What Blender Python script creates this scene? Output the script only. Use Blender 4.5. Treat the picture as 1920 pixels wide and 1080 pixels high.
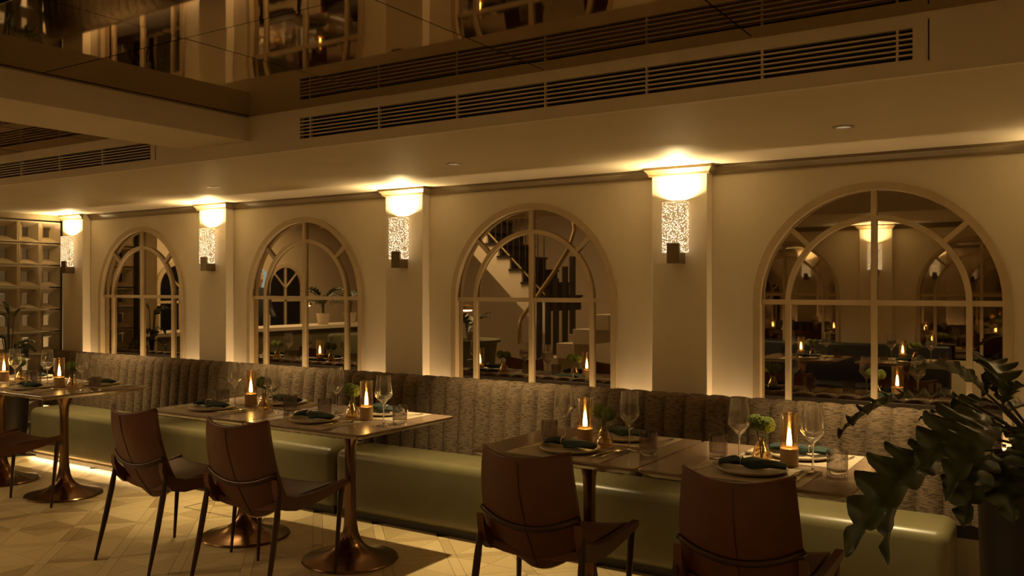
import bpy, bmesh, math, random
from mathutils import Vector, Matrix
random.seed(7)
R = math.radians
SC = bpy.context.scene
COL = SC.collection
for o in list(bpy.data.objects): bpy.data.objects.remove(o)

# ------------------------------------------------------------------ camera, world, exposure
FPX = 1640.0
YAW = math.atan(FPX/2550.0)
SA, CA, EYE = math.sin(YAW), math.cos(YAW), 1.45
cam = bpy.data.cameras.new('camera'); cam.sensor_width = 36; cam.lens = 36*FPX/1920; cam.clip_start = .02
camo = bpy.data.objects.new('camera', cam); COL.objects.link(camo)
camo.location = (0, 0, EYE); camo.rotation_euler = (R(90), 0, YAW)
SC.camera = camo
wd = bpy.data.worlds.new('world'); SC.world = wd; wd.use_nodes = True
wd.node_tree.nodes['Background'].inputs[0].default_value = (1, .62, .3, 1)
wd.node_tree.nodes['Background'].inputs[1].default_value = 0.0
SC.view_settings.view_transform = 'Standard'; SC.view_settings.look = 'None'
SC.view_settings.gamma = 1; SC.view_settings.use_curve_mapping = False
SC.view_settings.exposure = 1.55
cy = SC.cycles
cy.max_bounces = 12; cy.diffuse_bounces = 4; cy.glossy_bounces = 8; cy.transparent_max_bounces = 32
cy.caustics_reflective = True; cy.caustics_refractive = False
cy.sample_clamp_indirect = 4.0
WARM = (1.0, .68, .29)
WARM2 = (1.0, .70, .34)

def light(name, kind, loc, power, color=WARM, rot=(0, 0, 0), parent=None, **kw):
    l = bpy.data.lights.new(name, kind); l.energy = power; l.color = color
    for k, v in kw.items(): setattr(l, k, v)
    o = bpy.data.objects.new(name, l); COL.objects.link(o)
    o.location = loc; o.rotation_euler = rot
    if parent: o.parent = parent
    return o

def at(px, py, Z):                       # pixel -> point on a horizontal plane
    r = (px-960)/FPX; q = (540-py)/FPX; t = (Z-EYE)/q
    return Vector(((-SA+r*CA)*t, (CA+r*SA)*t, Z))
def atY(px, py, Y):                      # pixel -> point on a plane parallel to the long wall
    r = (px-960)/FPX; q = (540-py)/FPX; t = Y/(CA+r*SA)
    return Vector(((-SA+r*CA)*t, Y, EYE+q*t))
MIRY = 4.73
def seen_in_mirror(px, py, Y):           # pixel inside a wall mirror -> real point on plane Y
    p = atY(px, py, 2*MIRY-Y); return Vector((p.x, Y, p.z))

# ------------------------------------------------------------------ materials
M = {}
def nmat(name):
    m = bpy.data.materials.new(name); m.use_nodes = True; M[name] = m
    nt = m.node_tree; return m, nt, nt.nodes['Principled BSDF']
def mat(name, col, rough=.5, metal=0, var=0, vscale=8, bump=0, bscale=60, stretch=(1, 1, 1), spec=.5, coat=0, emis=None, es=0):
    m, nt, b = nmat(name)
    b.inputs['Base Color'].default_value = (*col, 1); b.inputs['Roughness'].default_value = rough
    b.inputs['Metallic'].default_value = metal; b.inputs['Specular IOR Level'].default_value = spec
    b.inputs['Coat Weight'].default_value = coat
    if emis: b.inputs['Emission Color'].default_value = (*emis, 1); b.inputs['Emission Strength'].default_value = es
    tc = nt.nodes.new('ShaderNodeTexCoord'); mp = nt.nodes.new('ShaderNodeMapping')
    mp.inputs['Scale'].default_value = stretch; nt.links.new(tc.outputs['Object'], mp.inputs['Vector'])
    if var:
        n = nt.nodes.new('ShaderNodeTexNoise'); n.inputs['Scale'].default_value = vscale; n.inputs['Detail'].default_value = 5
        nt.links.new(mp.outputs[0], n.inputs['Vector'])
        r = nt.nodes.new('ShaderNodeValToRGB')
        r.color_ramp.elements[0].position = .3; r.color_ramp.elements[1].position = .7
        r.color_ramp.elements[0].color = (*[c*(1-var) for c in col], 1); r.color_ramp.elements[1].color = (*[min(1, c*(1+var)) for c in col], 1)
        nt.links.new(n.outputs['Fac'], r.inputs[0]); nt.links.new(r.outputs[0], b.inputs['Base Color'])
    if bump:
        n = nt.nodes.new('ShaderNodeTexNoise'); n.inputs['Scale'].default_value = bscale; n.inputs['Detail'].default_value = 4
        nt.links.new(mp.outputs[0], n.inputs['Vector'])
        bp = nt.nodes.new('ShaderNodeBump'); bp.inputs['Strength'].default_value = bump; bp.inputs['Distance'].default_value = .01
        nt.links.new(n.outputs['Fac'], bp.inputs['Height']); nt.links.new(bp.outputs[0], b.inputs['Normal'])
    return m
def glassmat(name, tint=(1, 1, 1), base=.04, edge=.75, rough=.02):
    # thin clear glass: light passes straight on, the rim reflects
    m, nt, b = nmat(name); nt.nodes.remove(b); out = nt.nodes['Material Output']
    tr = nt.nodes.new('ShaderNodeBsdfTransparent'); tr.inputs[0].default_value = (*tint, 1)
    gl = nt.nodes.new('ShaderNodeBsdfGlossy'); gl.inputs['Roughness'].default_value = rough; gl.inputs[0].default_value = (1, .97, .92, 1)
    lw = nt.nodes.new('ShaderNodeLayerWeight'); lw.inputs['Blend'].default_value = .35
    mr = nt.nodes.new('ShaderNodeMapRange'); mr.inputs['To Min'].default_value = base; mr.inputs['To Max'].default_value = edge
    nt.links.new(lw.outputs['Facing'], mr.inputs['Value'])
    mx = nt.nodes.new('ShaderNodeMixShader'); nt.links.new(mr.outputs[0], mx.inputs[0])
    nt.links.new(tr.outputs[0], mx.inputs[1]); nt.links.new(gl.outputs[0], mx.inputs[2]); nt.links.new(mx.outputs[0], out.inputs[0])
    return m
def mirror(name, col, rough=.015, bump=0, bs=1.2):
    m, nt, b = nmat(name); nt.nodes.remove(b); out = nt.nodes['Material Output']
    gl = nt.nodes.new('ShaderNodeBsdfGlossy'); gl.inputs[0].default_value = (*col, 1); gl.inputs['Roughness'].default_value = rough
    if bump:
        tc = nt.nodes.new('ShaderNodeTexCoord'); n = nt.nodes.new('ShaderNodeTexNoise'); n.inputs['Scale'].default_value = bs; n.inputs['Detail'].default_value = 0
        nt.links.new(tc.outputs['Object'], n.inputs['Vector'])
        bp = nt.nodes.new('ShaderNodeBump'); bp.inputs['Strength'].default_value = 1; bp.inputs['Distance'].default_value = bump
        nt.links.new(n.outputs['Fac'], bp.inputs['Height']); nt.links.new(bp.outputs[0], gl.inputs['Normal'])
    nt.links.new(gl.outputs[0], out.inputs[0]); return m
def emit(name, col, s):
    m, nt, b = nmat(name); nt.nodes.remove(b); out = nt.nodes['Material Output']
    e = nt.nodes.new('ShaderNodeEmission'); e.inputs[0].default_value = (*col, 1); e.inputs[1].default_value = s
    nt.links.new(e.outputs[0], out.inputs[0]); return m

mat('wall_paint', (.69, .61, .47), .62, var=.03, vscale=2.5, bump=.05, bscale=3)
mat('ceiling_paint', (.60, .52, .39), .5, var=.04, vscale=1.6, bump=.25, bscale=1.3, stretch=(.35, 1.6, 1))
mat('fascia_paint', (.68, .61, .51), .6, var=.03, vscale=2)
mat('cornice_paint', (.19, .14, .07), .45, var=.06, vscale=6)
mat('frame_paint', (.46, .36, .22), .42, var=.05, vscale=9)
mat('dark', (.012, .009, .007), .6)
mat('joint', (.05, .034, .02), .8)
mirror('wall_mirror', (.50, .44, .35))
mirror('ceiling_mirror', (.46, .38, .27), .03, bump=.0012)
mat('bench_leather', (.12, .104, .048), .34, spec=.45, var=.08, vscale=5, bump=.06, bscale=9)
mat('plinth', (.02, .016, .012), .5)
mat('chair_leather', (.092, .026, .005), .46, var=.12, vscale=7, bump=.05, bscale=120)
mat('chair_frame', (.055, .03, .018), .33, metal=.6)
mat('copper', (.27, .155, .085), .2, metal=1)
mat('table_wood', (.20, .132, .085), .27, var=.18, vscale=5, stretch=(1.2, 9, 9), coat=.2)
mat('mat_paper', (.36, .29, .20), .7, var=.08, vscale=60)
mat('plate_glaze', (.52, .44, .32), .3, var=.05, vscale=30)
mat('napkin', (.009, .024, .019), .85, var=.25, vscale=30, bump=.2, bscale=60)
mat('silver', (.75, .68, .56), .2, metal=1)
mat('brass', (.62, .42, .17), .28, metal=1)
mat('candle_wood', (.42, .27, .12), .45, var=.12, vscale=20, stretch=(6, 6, 1))
mat('wax', (.7, .55, .3), .5)
mat('bloom', (.15, .19, .028), .8, var=.35, vscale=30)
mat('green_stem', (.05, .09, .02), .6)
mat('leaf', (.035, .05, .018), .35, var=.35, vscale=9)
mat('leaf_stem', (.04, .035, .015), .5)
mat('pot_dark', (.018, .013, .010), .5, var=.15)
mat('pot_pale', (.5, .42, .3), .6)
mat('soil', (.02, .014, .01), .9)
mat('bronze_bracket', (.16, .115, .06), .38, metal=.7)
mat('lattice', (.30, .24, .155), .6, var=.06, vscale=5)
mat('grey_panel', (.52, .48, .44), .7)
mat('hall_wall', (.55, .45, .32), .6)
mat('stair_white', (.6, .52, .42), .55)
mat('stair_dark', (.02, .014, .01), .45)
mat('rail_brass', (.35, .25, .12), .4, metal=.5)
mat('counter_white', (.7, .62, .5), .35)
mat('counter_body', (.14, .12, .06), .5)
mat('olive_fabric', (.12, .12, .06), .7)
mat('navy_leather', (.02, .022, .03), .4)
mat('window_dark', (.006, .006, .008), .15)
mat('hall_floor', (.2, .14, .08), .4, var=.15, vscale=3)
mat('downlight_metal', (.55, .48, .38), .35, metal=.6)
mat('skin', (.45, .27, .17), .6); mat('hair', (.02, .014, .01), .6); mat('cloth_black', (.02, .02, .024), .8)
glassmat('clear_glass', (1, .99, .97), .06, 1.0)
glassmat('smoke_glass', (.72, .69, .66), .06, .7)
glassmat('amber_glass', (.93, .83, .66), .07, .8)
def clear_solid(name, mixf, col=(1, 1, 1)):
    m, nt, b = nmat(name); nt.nodes.remove(b); out = nt.nodes['Material Output']
    g = nt.nodes.new('ShaderNodeBsdfGlass'); g.inputs['IOR'].default_value = 1.45; g.inputs[0].default_value = (*col, 1); g.inputs['Roughness'].default_value = 0
    tr = nt.nodes.new('ShaderNodeBsdfTransparent'); mx = nt.nodes.new('ShaderNodeMixShader'); mx.inputs[0].default_value = mixf
    nt.links.new(tr.outputs[0], mx.inputs[1]); nt.links.new(g.outputs[0], mx.inputs[2]); nt.links.new(mx.outputs[0], out.inputs[0])
clear_solid('wine_crystal', .9)
clear_solid('tumbler_glass', .8, (.80, .77, .75))
emit('flame', (1, .64, .22), 12)
emit('led', (1, .60, .24), 3)
emit('lamp_glow', (1, .66, .30), 5)
emit('downlight_glow', (1, .7, .4), .12)
emit('niche_glow', (.55, .75, .68), .28)

def fabric():
    m, nt, b = nmat('channel_fabric'); b.inputs['Roughness'].default_value = .85; b.inputs['Specular IOR Level'].default_value = .25
    b.inputs['Sheen Weight'].default_value = 0
    tc = nt.nodes.new('ShaderNodeTexCoord'); ge = nt.nodes.new('ShaderNodeNewGeometry')
    mp = nt.nodes.new('ShaderNodeMapping'); mp.inputs['Scale'].default_value = (38, 38, 230)
    nt.links.new(ge.outputs['Position'], mp.inputs[0])
    n = nt.nodes.new('ShaderNodeTexNoise'); n.inputs['Scale'].default_value = 1; n.inputs['Detail'].default_value = 3; nt.links.new(mp.outputs[0], n.inputs['Vector'])
    r = nt.nodes.new('ShaderNodeValToRGB'); e = r.color_ramp.elements
    e[0].position = .36; e[0].color = (.042, .028, .015, 1); e[1].position = .5; e[1].color = (.115, .078, .045, 1)
    x = e.new(.75); x.color = (.155, .108, .064, 1)
    nt.links.new(n.outputs['Fac'], r.inputs[0]); nt.links.new(r.outputs[0], b.inputs['Base Color'])
    bp = nt.nodes.new('ShaderNodeBump'); bp.inputs['Strength'].default_value = .5; bp.inputs['Distance'].default_value = .004
    nt.links.new(n.outputs['Fac'], bp.inputs['Height']); nt.links.new(bp.outputs[0], b.inputs['Normal'])
fabric()
def parquet():
    m, nt, b = nmat('parquet'); b.inputs['Roughness'].default_value = .36
    oi = nt.nodes.new('ShaderNodeObjectInfo'); ge = nt.nodes.new('ShaderNodeNewGeometry')
    ad = nt.nodes.new('ShaderNodeMath'); ad.operation = 'ADD'; nt.links.new(oi.outputs['Random'], ad.inputs[0]); nt.links.new(ge.outputs['Random Per Island'], ad.inputs[1])
    fr = nt.nodes.new('ShaderNodeMath'); fr.operation = 'FRACT'; nt.links.new(ad.outputs[0], fr.inputs[0])
    tc = nt.nodes.new('ShaderNodeTexCoord'); mp = nt.nodes.new('ShaderNodeMapping'); mp.inputs['Scale'].default_value = (5, 60, 5)
    nt.links.new(tc.outputs['Object'], mp.inputs[0])
    n = nt.nodes.new('ShaderNodeTexNoise'); n.inputs['Scale'].default_value = 1; n.inputs['Detail'].default_value = 4; nt.links.new(mp.outputs[0], n.inputs['Vector'])
    m2 = nt.nodes.new('ShaderNodeMath'); m2.operation = 'MULTIPLY_ADD'; m2.inputs[1].default_value = .45; nt.links.new(n.outputs['Fac'], m2.inputs[0]); nt.links.new(fr.outputs[0], m2.inputs[2])
    r = nt.nodes.new('ShaderNodeValToRGB'); e = r.color_ramp.elements
    e[0].position = .15; e[0].color = (.29, .20, .09, 1); e[1].position = 1.0; e[1].color = (.56, .44, .235, 1)
    x = e.new(.55); x.color = (.49, .375, .19, 1)
    nt.links.new(m2.outputs[0], r.inputs[0]); nt.links.new(r.outputs[0], b.inputs['Base Color'])
parquet()
def seeded_glass():
    # lit block of bubbly cast glass: it gives off light itself
    m, nt, b = nmat('seeded_glass'); b.inputs['Base Color'].default_value = (.7, .6, .45, 1); b.inputs['Roughness'].default_value = .15
    tc = nt.nodes.new('ShaderNodeTexCoord'); v = nt.nodes.new('ShaderNodeTexVoronoi'); v.inputs['Scale'].default_value = 115
    nt.links.new(tc.outputs['Object'], v.inputs['Vector'])
    r = nt.nodes.new('ShaderNodeValToRGB'); e = r.color_ramp.elements
    e[0].position = .12; e[0].color = (1, .80, .50, 1); e[1].position = .50; e[1].color = (.07, .045, .02, 1)
    nt.links.new(v.outputs['Distance'], r.inputs[0]); nt.links.new(r.outputs[0], b.inputs['Emission Color'])
    b.inputs['Emission Strength'].default_value = 1.05
seeded_glass()

# ------------------------------------------------------------------ mesh helpers
class MB:
    def __init__(s): s.v = []; s.f = []
    def add(s, vs, fs):
        k = len(s.v); s.v += [tuple(p) for p in vs]; s.f += [tuple(i+k for i in q) for q in fs]; return s
    def box(s, x0, x1, y0, y1, z0, z1):
        return s.add([(x0, y0, z0), (x1, y0, z0), (x1, y1, z0), (x0, y1, z0), (x0, y0, z1), (x1, y0, z1), (x1, y1, z1), (x0, y1, z1)],
                     [(3, 2, 1, 0), (4, 5, 6, 7), (0, 1, 5, 4), (1, 2, 6, 5), (2, 3, 7, 6), (3, 0, 4, 7)])
    def prism(s, poly, fn, a, b):            # poly: 2-D outline, fn(u, v, h) -> point
        n = len(poly); vs = [fn(u, v, a) for u, v in poly]+[fn(u, v, b) for u, v in poly]
        return s.add(vs, [tuple(range(n-1, -1, -1)), tuple(range(n, 2*n))]+[(i, (i+1) % n, n+(i+1) % n, n+i) for i in range(n)])
    def lathe(s, prof, n=24, c=(0, 0, 0), cap=True, shape=None):
        vs = []
        for r, z in prof:
            for i in range(n):
                a = 2*math.pi*i/n; q = shape(a, z) if shape else 1
                vs.append((c[0]+r*q*math.cos(a), c[1]+r*q*math.sin(a), c[2]+z))
        fs = [(j*n+i, j*n+(i+1) % n, (j+1)*n+(i+1) % n, (j+1)*n+i) for j in range(len(prof)-1) for i in range(n)]
        if cap:
            if prof[0][0] > 1e-5: fs.append(tuple(range(n-1, -1, -1)))
            if prof[-1][0] > 1e-5: fs.append(tuple((len(prof)-1)*n+i for i in range(n)))
        return s.add(vs, fs)
    def tube(s, pts, rad, n=8, flat=1.0):
        pts = [Vector(p) for p in pts]; m = len(pts)
        if not isinstance(rad, (list, tuple)): rad = [rad]*m
        vs = []; up = Vector((0, 0, 1))
        for i, p in enumerate(pts):
            t = (pts[min(i+1, m-1)]-pts[max(i-1, 0)]).normalized()
            u = up if abs(t.dot(up)) < .95 else Vector((0, 1, 0))
            a = t.cross(u).normalized(); b = a.cross(t).normalized()
            for k in range(n):
                g = 2*math.pi*(k+.5)/n; vs.append(p+a*rad[i]*math.cos(g)+b*rad[i]*flat*math.sin(g))
        fs = [(j*n+i, j*n+(i+1) % n, (j+1)*n+(i+1) % n, (j+1)*n+i) for j in range(m-1) for i in range(n)]
        return s.add(vs, fs+[tuple(range(n-1, -1, -1)), tuple((m-1)*n+i for i in range(n))])
    def sweep(s, path, frames, prof):        # path pts, frames (a, b) unit vectors, prof 2-D closed
        n = len(prof); vs = []
        for p, (a, b) in zip(path, frames):
            for u, v in prof: vs.append(Vector(p)+Vector(a)*u+Vector(b)*v)
        m = len(path)
        fs = [(j*n+i, j*n+(i+1) % n, (j+1)*n+(i+1) % n, (j+1)*n+i) for j in range(m-1) for i in range(n)]
        return s.add(vs, fs+[tuple(range(n-1, -1, -1)), tuple((m-1)*n+i for i in range(n))])
    def mesh(s, name, m, smooth=False, bevel=0, seg=2):
        me = bpy.data.meshes.new(name); me.from_pydata(s.v, [], s.f)
        bm = bmesh.new(); bm.from_mesh(me)
        bmesh.ops.recalc_face_normals(bm, faces=bm.faces)
        if bevel: bmesh.ops.bevel(bm, geom=list(bm.edges), offset=bevel, segments=seg, affect='EDGES', profile=.5)
        bm.to_mesh(me); bm.free()
        me.materials.append(M[m])
        if smooth:
            me.polygons.foreach_set('use_smooth', [True]*len(me.polygons))
            if smooth is not True: me.set_sharp_from_angle(angle=R(smooth))
        return me
    def build(s, name, m, parent=None, smooth=False, bevel=0, seg=2, loc=None):
        return link(name, s.mesh(name, m, smooth, bevel, seg), parent, loc)
def link(name, me, parent=None, loc=None, rot=None):
    o = bpy.data.objects.new(name, me); COL.objects.link(o)
    if parent: o.parent = parent
    if loc is not None: o.location = loc
    if rot is not None: o.rotation_euler = rot
    return o
def tag(o, label, cat, group=None, kind=None):
    o['label'] = label; o['category'] = cat
    if group: o['group'] = group
    if kind: o['kind'] = kind
    return o
def struct(o, label=None):
    o['kind'] = 'structure'
    if label: o['label'] = label
    return o
def thing(name, label, cat, loc=(0, 0, 0), rz=0, group=None):
    o = link(name, None, None, loc, (0, 0, rz)); o.empty_display_size = .05
    return tag(o, label, cat, group)
def kids(o): return [c for c in bpy.data.objects if c.parent == o]
KIDS = {}
def dup(root, loc, rz=0, label=None, scale=1):
    r = root.copy(); COL.objects.link(r); r.location = loc; r.rotation_euler = (0, 0, rz); r.scale = (scale,)*3
    if label: r['label'] = label
    if root.name not in KIDS:
        KIDS[root.name] = [(c, kids(c)) for c in kids(root)]
    for c, gs in KIDS[root.name]:
        d = c.copy(); COL.objects.link(d); d.parent = r
        for g in gs:
            e = g.copy(); COL.objects.link(e); e.parent = d
    return r
class Proto:                                  # first use moves the built thing itself, later uses copy it
    def __init__(s, root): s.root = root; s.used = False
    def put(s, loc, rz, label, scale=1):
        if not s.used:
            s.used = True; o = s.root; o.location = loc; o.rotation_euler = (0, 0, rz); o['label'] = label; o.scale = (scale,)*3
            KIDS[o.name] = [(c, kids(c)) for c in kids(o)]; return o
        return dup(s.root, loc, rz, label, scale)
def xz(y0): return lambda u, v, h: (u, h, v)
def smoothstep(t): t = max(0, min(1, t)); return t*t*(3-2*t)

# ------------------------------------------------------------------ room dimensions
WY = 4.70            # long wall
OY = -.60            # wall behind the camera
ZS, ZM = 2.13, 2.325 # soffit and mirror ceiling
FY, OFY = 3.04, 1.10 # fascia planes
XR, XL = 2.6, -8.05
PIL = [-7.82, -5.84, -3.85, -1.861, .13]
ARC = [-6.905, -4.90, -2.888, -.854]
OPIL = [-3.78, -1.79, .20]
OARC = [-2.785, -.795]
SPR, RO, RI = 1.375, .605, .43

def arch_outline(cx, r, zb, n=28):
    return [(cx-r, zb)]+[(cx-r*math.cos(math.pi*i/n), SPR+r*math.sin(math.pi*i/n)) for i in range(n+1)]+[(cx+r, zb)]
def wall_with_arches(name, x0, x1, z1, arcs, y_face, y_back, ro, zb, m):
    # faces in the wall plane: strips between the arches, below and above them
    b = MB(); sgn = 1
    xs = sorted(arcs); cur = x0
    for c in xs:
        b.box(cur, c-ro, min(y_face, y_back), max(y_face, y_back), 0, z1); cur = c+ro
        b.box(c-ro, c+ro, min(y_face, y_back), max(y_face, y_back), 0, zb)
        n = 28
        for i in range(n):
            a0, a1 = math.pi*i/n, math.pi*(i+1)/n
            p0 = (c-ro*math.cos(a0), SPR+ro*math.sin(a0)); p1 = (c-ro*math.cos(a1), SPR+ro*math.sin(a1))
            b.prism([p0, p1, (p1[0], z1), (p0[0], z1)], lambda u, v, h: (u, h, v), y_face, y_back)
    b.box(cur, x1, min(y_face, y_back), max(y_face, y_back), 0, z1)
    return struct(b.build(name, m))
wall_with_arches('wall_back', XL-.3, XR, ZS, ARC, WY, WY+.10, RO-.02, .70, 'wall_paint')['label'] = 'cream wall with four arched mirrors above the long bench'
wall_with_arches('wall_front', -4.06, XR, ZS, OARC, OY-.10, OY, RO-.02, .70, 'wall_paint')['label'] = 'cream wall behind the camera seen in the right mirror'
struct(MB().box(XR, XR+.1, OY-.1, WY+.1, 0, ZM+.1).build('wall_right', 'wall_paint'), 'plain cream end wall outside the picture')

# soffits, fascias, beam
struct(MB().box(XL-.3, XR, FY+.002, WY+.1, ZS, ZS+.02).build('ceiling', 'ceiling_paint'), 'warm lit lowered ceiling above the bench')
struct(MB().box(-4.06, XR, OY-.1, OFY-.002, ZS, ZS+.02).build('ceiling', 'ceiling_paint'), 'lowered ceiling above the camera')
# fascia with slots for the air grilles
G1 = (-3.19, -.435, 2.180, 2.282); G2 = (-7.30, -4.375, 2.176, 2.272)
def fascia(name, x0, x1, g, label):
    b = MB(); y0, y1 = FY, FY+.03
    b.box(x0, g[0], y0, y1, ZS-.0005, ZM+.02).box(g[1], x1, y0, y1, ZS-.0005, ZM+.02).box(g[0], g[1], y0, y1, ZS-.0005, g[2]).box(g[0], g[1], y0, y1, g[3], ZM+.02)
    struct(b.build(name, 'fascia_paint'), label)
fascia('trim_1', -3.56, XR, G1, 'pale vertical face of the lowered ceiling with long grille')
fascia('trim_2', XL-.3, -3.56, G2, 'pale vertical face of the lowered ceiling left of the beam')
struct(MB().box(-4.06, XR, OFY-.03, OFY, ZS, ZM+.02).build('trim_3', 'fascia_paint'))
struct(MB().box(-4.06, -3.56, OFY, FY, 2.20, ZM+.02).build('ceiling_beam', 'ceiling_paint'), 'pale cross beam under the mirror ceiling')
MB().box(-3.556, -3.552, OFY, FY, 2.20, 2.318).build('beam_face', 'fascia_paint', bpy.data.objects['ceiling_beam'])
def grille(g, bars, label):
    t = thing('air_grille', label, 'air grille', (0, FY, 0), 0, 'ceiling air grilles')
    x0, x1, z0, z1 = g; n = 6
    MB().box(x0, x1, .028, .10, z0-.004, z1+.004).build('grille_box', 'dark', t)
    hs = (z1-z0)/n
    for i in range(1, n):
        z = z0+i*hs
        MB().prism([(-.002, -.004), (.024, -.001), (.024, .004), (-.002, .001)], lambda u, v, h: (h, u, v+z), x0, x1).build('grille_blade', 'fascia_paint', t)
    for x in bars: MB().box(x-.004, x+.004, .004, .02, z0, z1).build('grille_divider', 'fascia_paint', t)
    MB().box(x1+.045, x1+.049, -.0015, .001, z0-.01, z1+.02).build('panel_joint', 'joint', t)
grille(G1, [-3.125, -2.685, -2.242, -1.799, -1.356, -.919, -.481], 'long slatted air grille on the ceiling step, right of the beam')
grille(G2, [-4.846, -5.296, -5.739, -6.2, -6.65], 'slatted air grille on the ceiling step, left of the beam')
# mirror ceiling panels
def mirror_ceiling(name, xs, ys, label):
    s = struct(MB().box(xs[0], xs[-1], ys[0], ys[-1], ZM+.012, ZM+.03).build(name, 'dark'), label)
    for i in range(len(xs)-1):
        for j in range(len(ys)-1):
            x0, x1, y0, y1 = xs[i]+.003, xs[i+1]-.003, ys[j]+.003, ys[j+1]-.003
            cx, cy_ = (x0+x1)/2, (y0+y1)/2
            b = MB().box(x0-cx, x1-cx, y0-cy_, y1-cy_, -.004, .004)
            o = b.build('mirror_panel', 'ceiling_mirror', s, loc=(cx, cy_, ZM+.005))
            o.rotation_euler = (R(random.uniform(-.12, .12)), R(random.uniform(-.12, .12)), 0)
mirror_ceiling('ceiling', [-3.552, -2.63, -1.79, -.945, -.10, .745, 1.59, 2.6], [OFY, 1.96, FY], 'bronze mirror ceiling between the lowered sides')
mirror_ceiling('ceiling', [XL-.1, -7.4, -6.55, -5.7, -4.9, -4.06], [1.30, 1.96, FY], 'bronze mirror ceiling beyond the beam')

# floor: dark bed with parquet pieces
PIT = .355
floor = struct(MB().box(-11.6, XR, -4.2, WY+.05, -.05, -.006).build('floor', 'joint'), 'light oak parquet floor of diagonal squares with wedges')
def wedge_mesh():
    h = (PIT-.055)/2-.001; g = .0012
    return MB().prism([(g, 0), (h, -h+g), (h, h-g)], lambda u, v, q: (u, v, q), -.006, 0).mesh('parquet_wedge', 'parquet')
def strip_mesh():
    l = (PIT-.055)/2-.001; w = .055/2-.0007
    return MB().box(-l, l, -w, w, -.006, 0).mesh('parquet_strip', 'parquet')
def block_mesh():
    w = .055/2-.0007
    return MB().box(-w, w, -w, w, -.006, 0).mesh('parquet_block', 'parquet')
WM, SM, BM = wedge_mesh(), strip_mesh(), block_mesh()
e1, e2 = Vector((.7071, -.7071)), Vector((.7071, .7071)); org = Vector((-4.59, 3.048))
tiles = []
for i in range(-40, 41):
    for j in range(-40, 41):
        c = org+e1*(i+.5)*PIT+e2*(j+.5)*PIT
        if XL-.2 < c.x < XR-.1 and (OY+.1 < c.y < 4.25) and not (c.x < -4.2 and c.y < 1.2):
            z = -c.x*SA+c.y*CA
            vis = z > .5 and abs((c.x*CA+c.y*SA)/z*FPX) < 990 and EYE*FPX/z < 580 and c.y < 4.05
            tiles.append((0 if vis else 1, z, i, j, c))
tiles.sort(key=lambda q: (q[0], q[1]))
rest = MB()
def into(me, mtx):
    rest.add([mtx @ v.co for v in me.vertices], [tuple(p.vertices) for p in me.polygons])
for k, (v, z, i, j, c) in enumerate(tiles):
    solo = (v == 0 and k < 72)
    items = [(WM, c, R(-45)+q*math.pi/2) for q in range(4)]
    items += [(SM, c-e2*PIT/2, R(-45)), (SM, c-e1*PIT/2, R(45)), (BM, c-e1*PIT/2-e2*PIT/2, R(45))]
    for me, p, a in items:
        if solo: link(me.name, me, floor, (p.x, p.y, 0), (0, 0, a))
        else: into(me, Matrix.Translation((p.x, p.y, 0)) @ Matrix.Rotation(a, 4, 'Z'))
o = rest.build('parquet_field', 'parquet', floor); o['kind'] = 'stuff'
struct(MB().box(-11.5, -8.15, -4.1, 4.7, -.006, 0).box(-8.15, -4.06, -4.1, 1.05, -.006, .0005).build('floor', 'hall_floor'), 'darker floor of the hall and bar')
t = thing('floor_hatch', 'thin dark outline of a hatch in the parquet beneath the third table', 'floor hatch', (-4.70, 3.82, .0))
for x0, x1, y0, y1 in ((-.255, -.250, -.13, .13), (.250, .255, -.13, .13), (-.25, .25, -.13, -.125), (-.25, .25, .125, .13)):
    MB().box(x0, x1, y0, y1, .0002, .0016).build('hatch_edge', 'dark', t)

# pilasters and cornice
def pilaster(x, y_face, y_wall, n):
    b = MB().box(x-.164, x+.164, min(y_face, y_wall), max(y_face, y_wall), 0, ZS)
    return struct(b.build('wall_pilaster', 'wall_paint', bevel=.003, seg=1), 'cream pilaster carrying a glass wall lamp')
CPROF = [(0, 0), (.014, 0), (.016, .012), (.030, .030), (.036, .034), (.036, .049), (0, .049)]   # out, up
def cornice(xa, xb, pils, yw, sgn, name, extra=None):
    pd = .08; hw = .164
    pts = [(xa, yw)]
    for p in sorted(pils):
        if xa < p-hw and p+hw < xb: pts += [(p-hw, yw), (p-hw, yw-sgn*pd), (p+hw, yw-sgn*pd), (p+hw, yw)]
    pts.append((xb, yw)); pts = [Vector(p) for p in pts]
    b = MB(); path = []; fr = []
    for i, p in enumerate(pts):
        d0 = (p-pts[i-1]).normalized() if i else (pts[1]-p).normalized()
        d1 = (pts[i+1]-p).normalized() if i+1 < len(pts) else d0
        n0 = Vector((d0.y, -d0.x))*sgn; n1 = Vector((d1.y, -d1.x))*sgn
        mv = (n0+n1); mv = mv/(mv.dot(n0)) if mv.length > .1 else n0
        path.append((p.x, p.y, ZS-.0495)); fr.append(((mv.x, mv.y, 0), (0, 0, 1)))
    b.sweep(path, fr, CPROF)
    return struct(b.build(name, 'cornice_paint'), 'brown cornice moulding under the lowered ceiling')
for i, x in enumerate(PIL): pilaster(x, WY-.08, WY, i)
for i, x in enumerate(OPIL): pilaster(x, OY+.08, OY, i)
cornice(-7.985, XR, PIL[1:], WY, 1, 'trim_4')
cornice(-4.06, XR, OPIL, OY, -1, 'trim_5')
struct(MB().prism(CPROF, lambda u, v, h: (h, WY-.08-u, v+ZS-.0495), -7.99, -7.645).build('trim_6', 'cornice_paint'), 'cornice cap over the pilaster beside the lattice screen')

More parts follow.
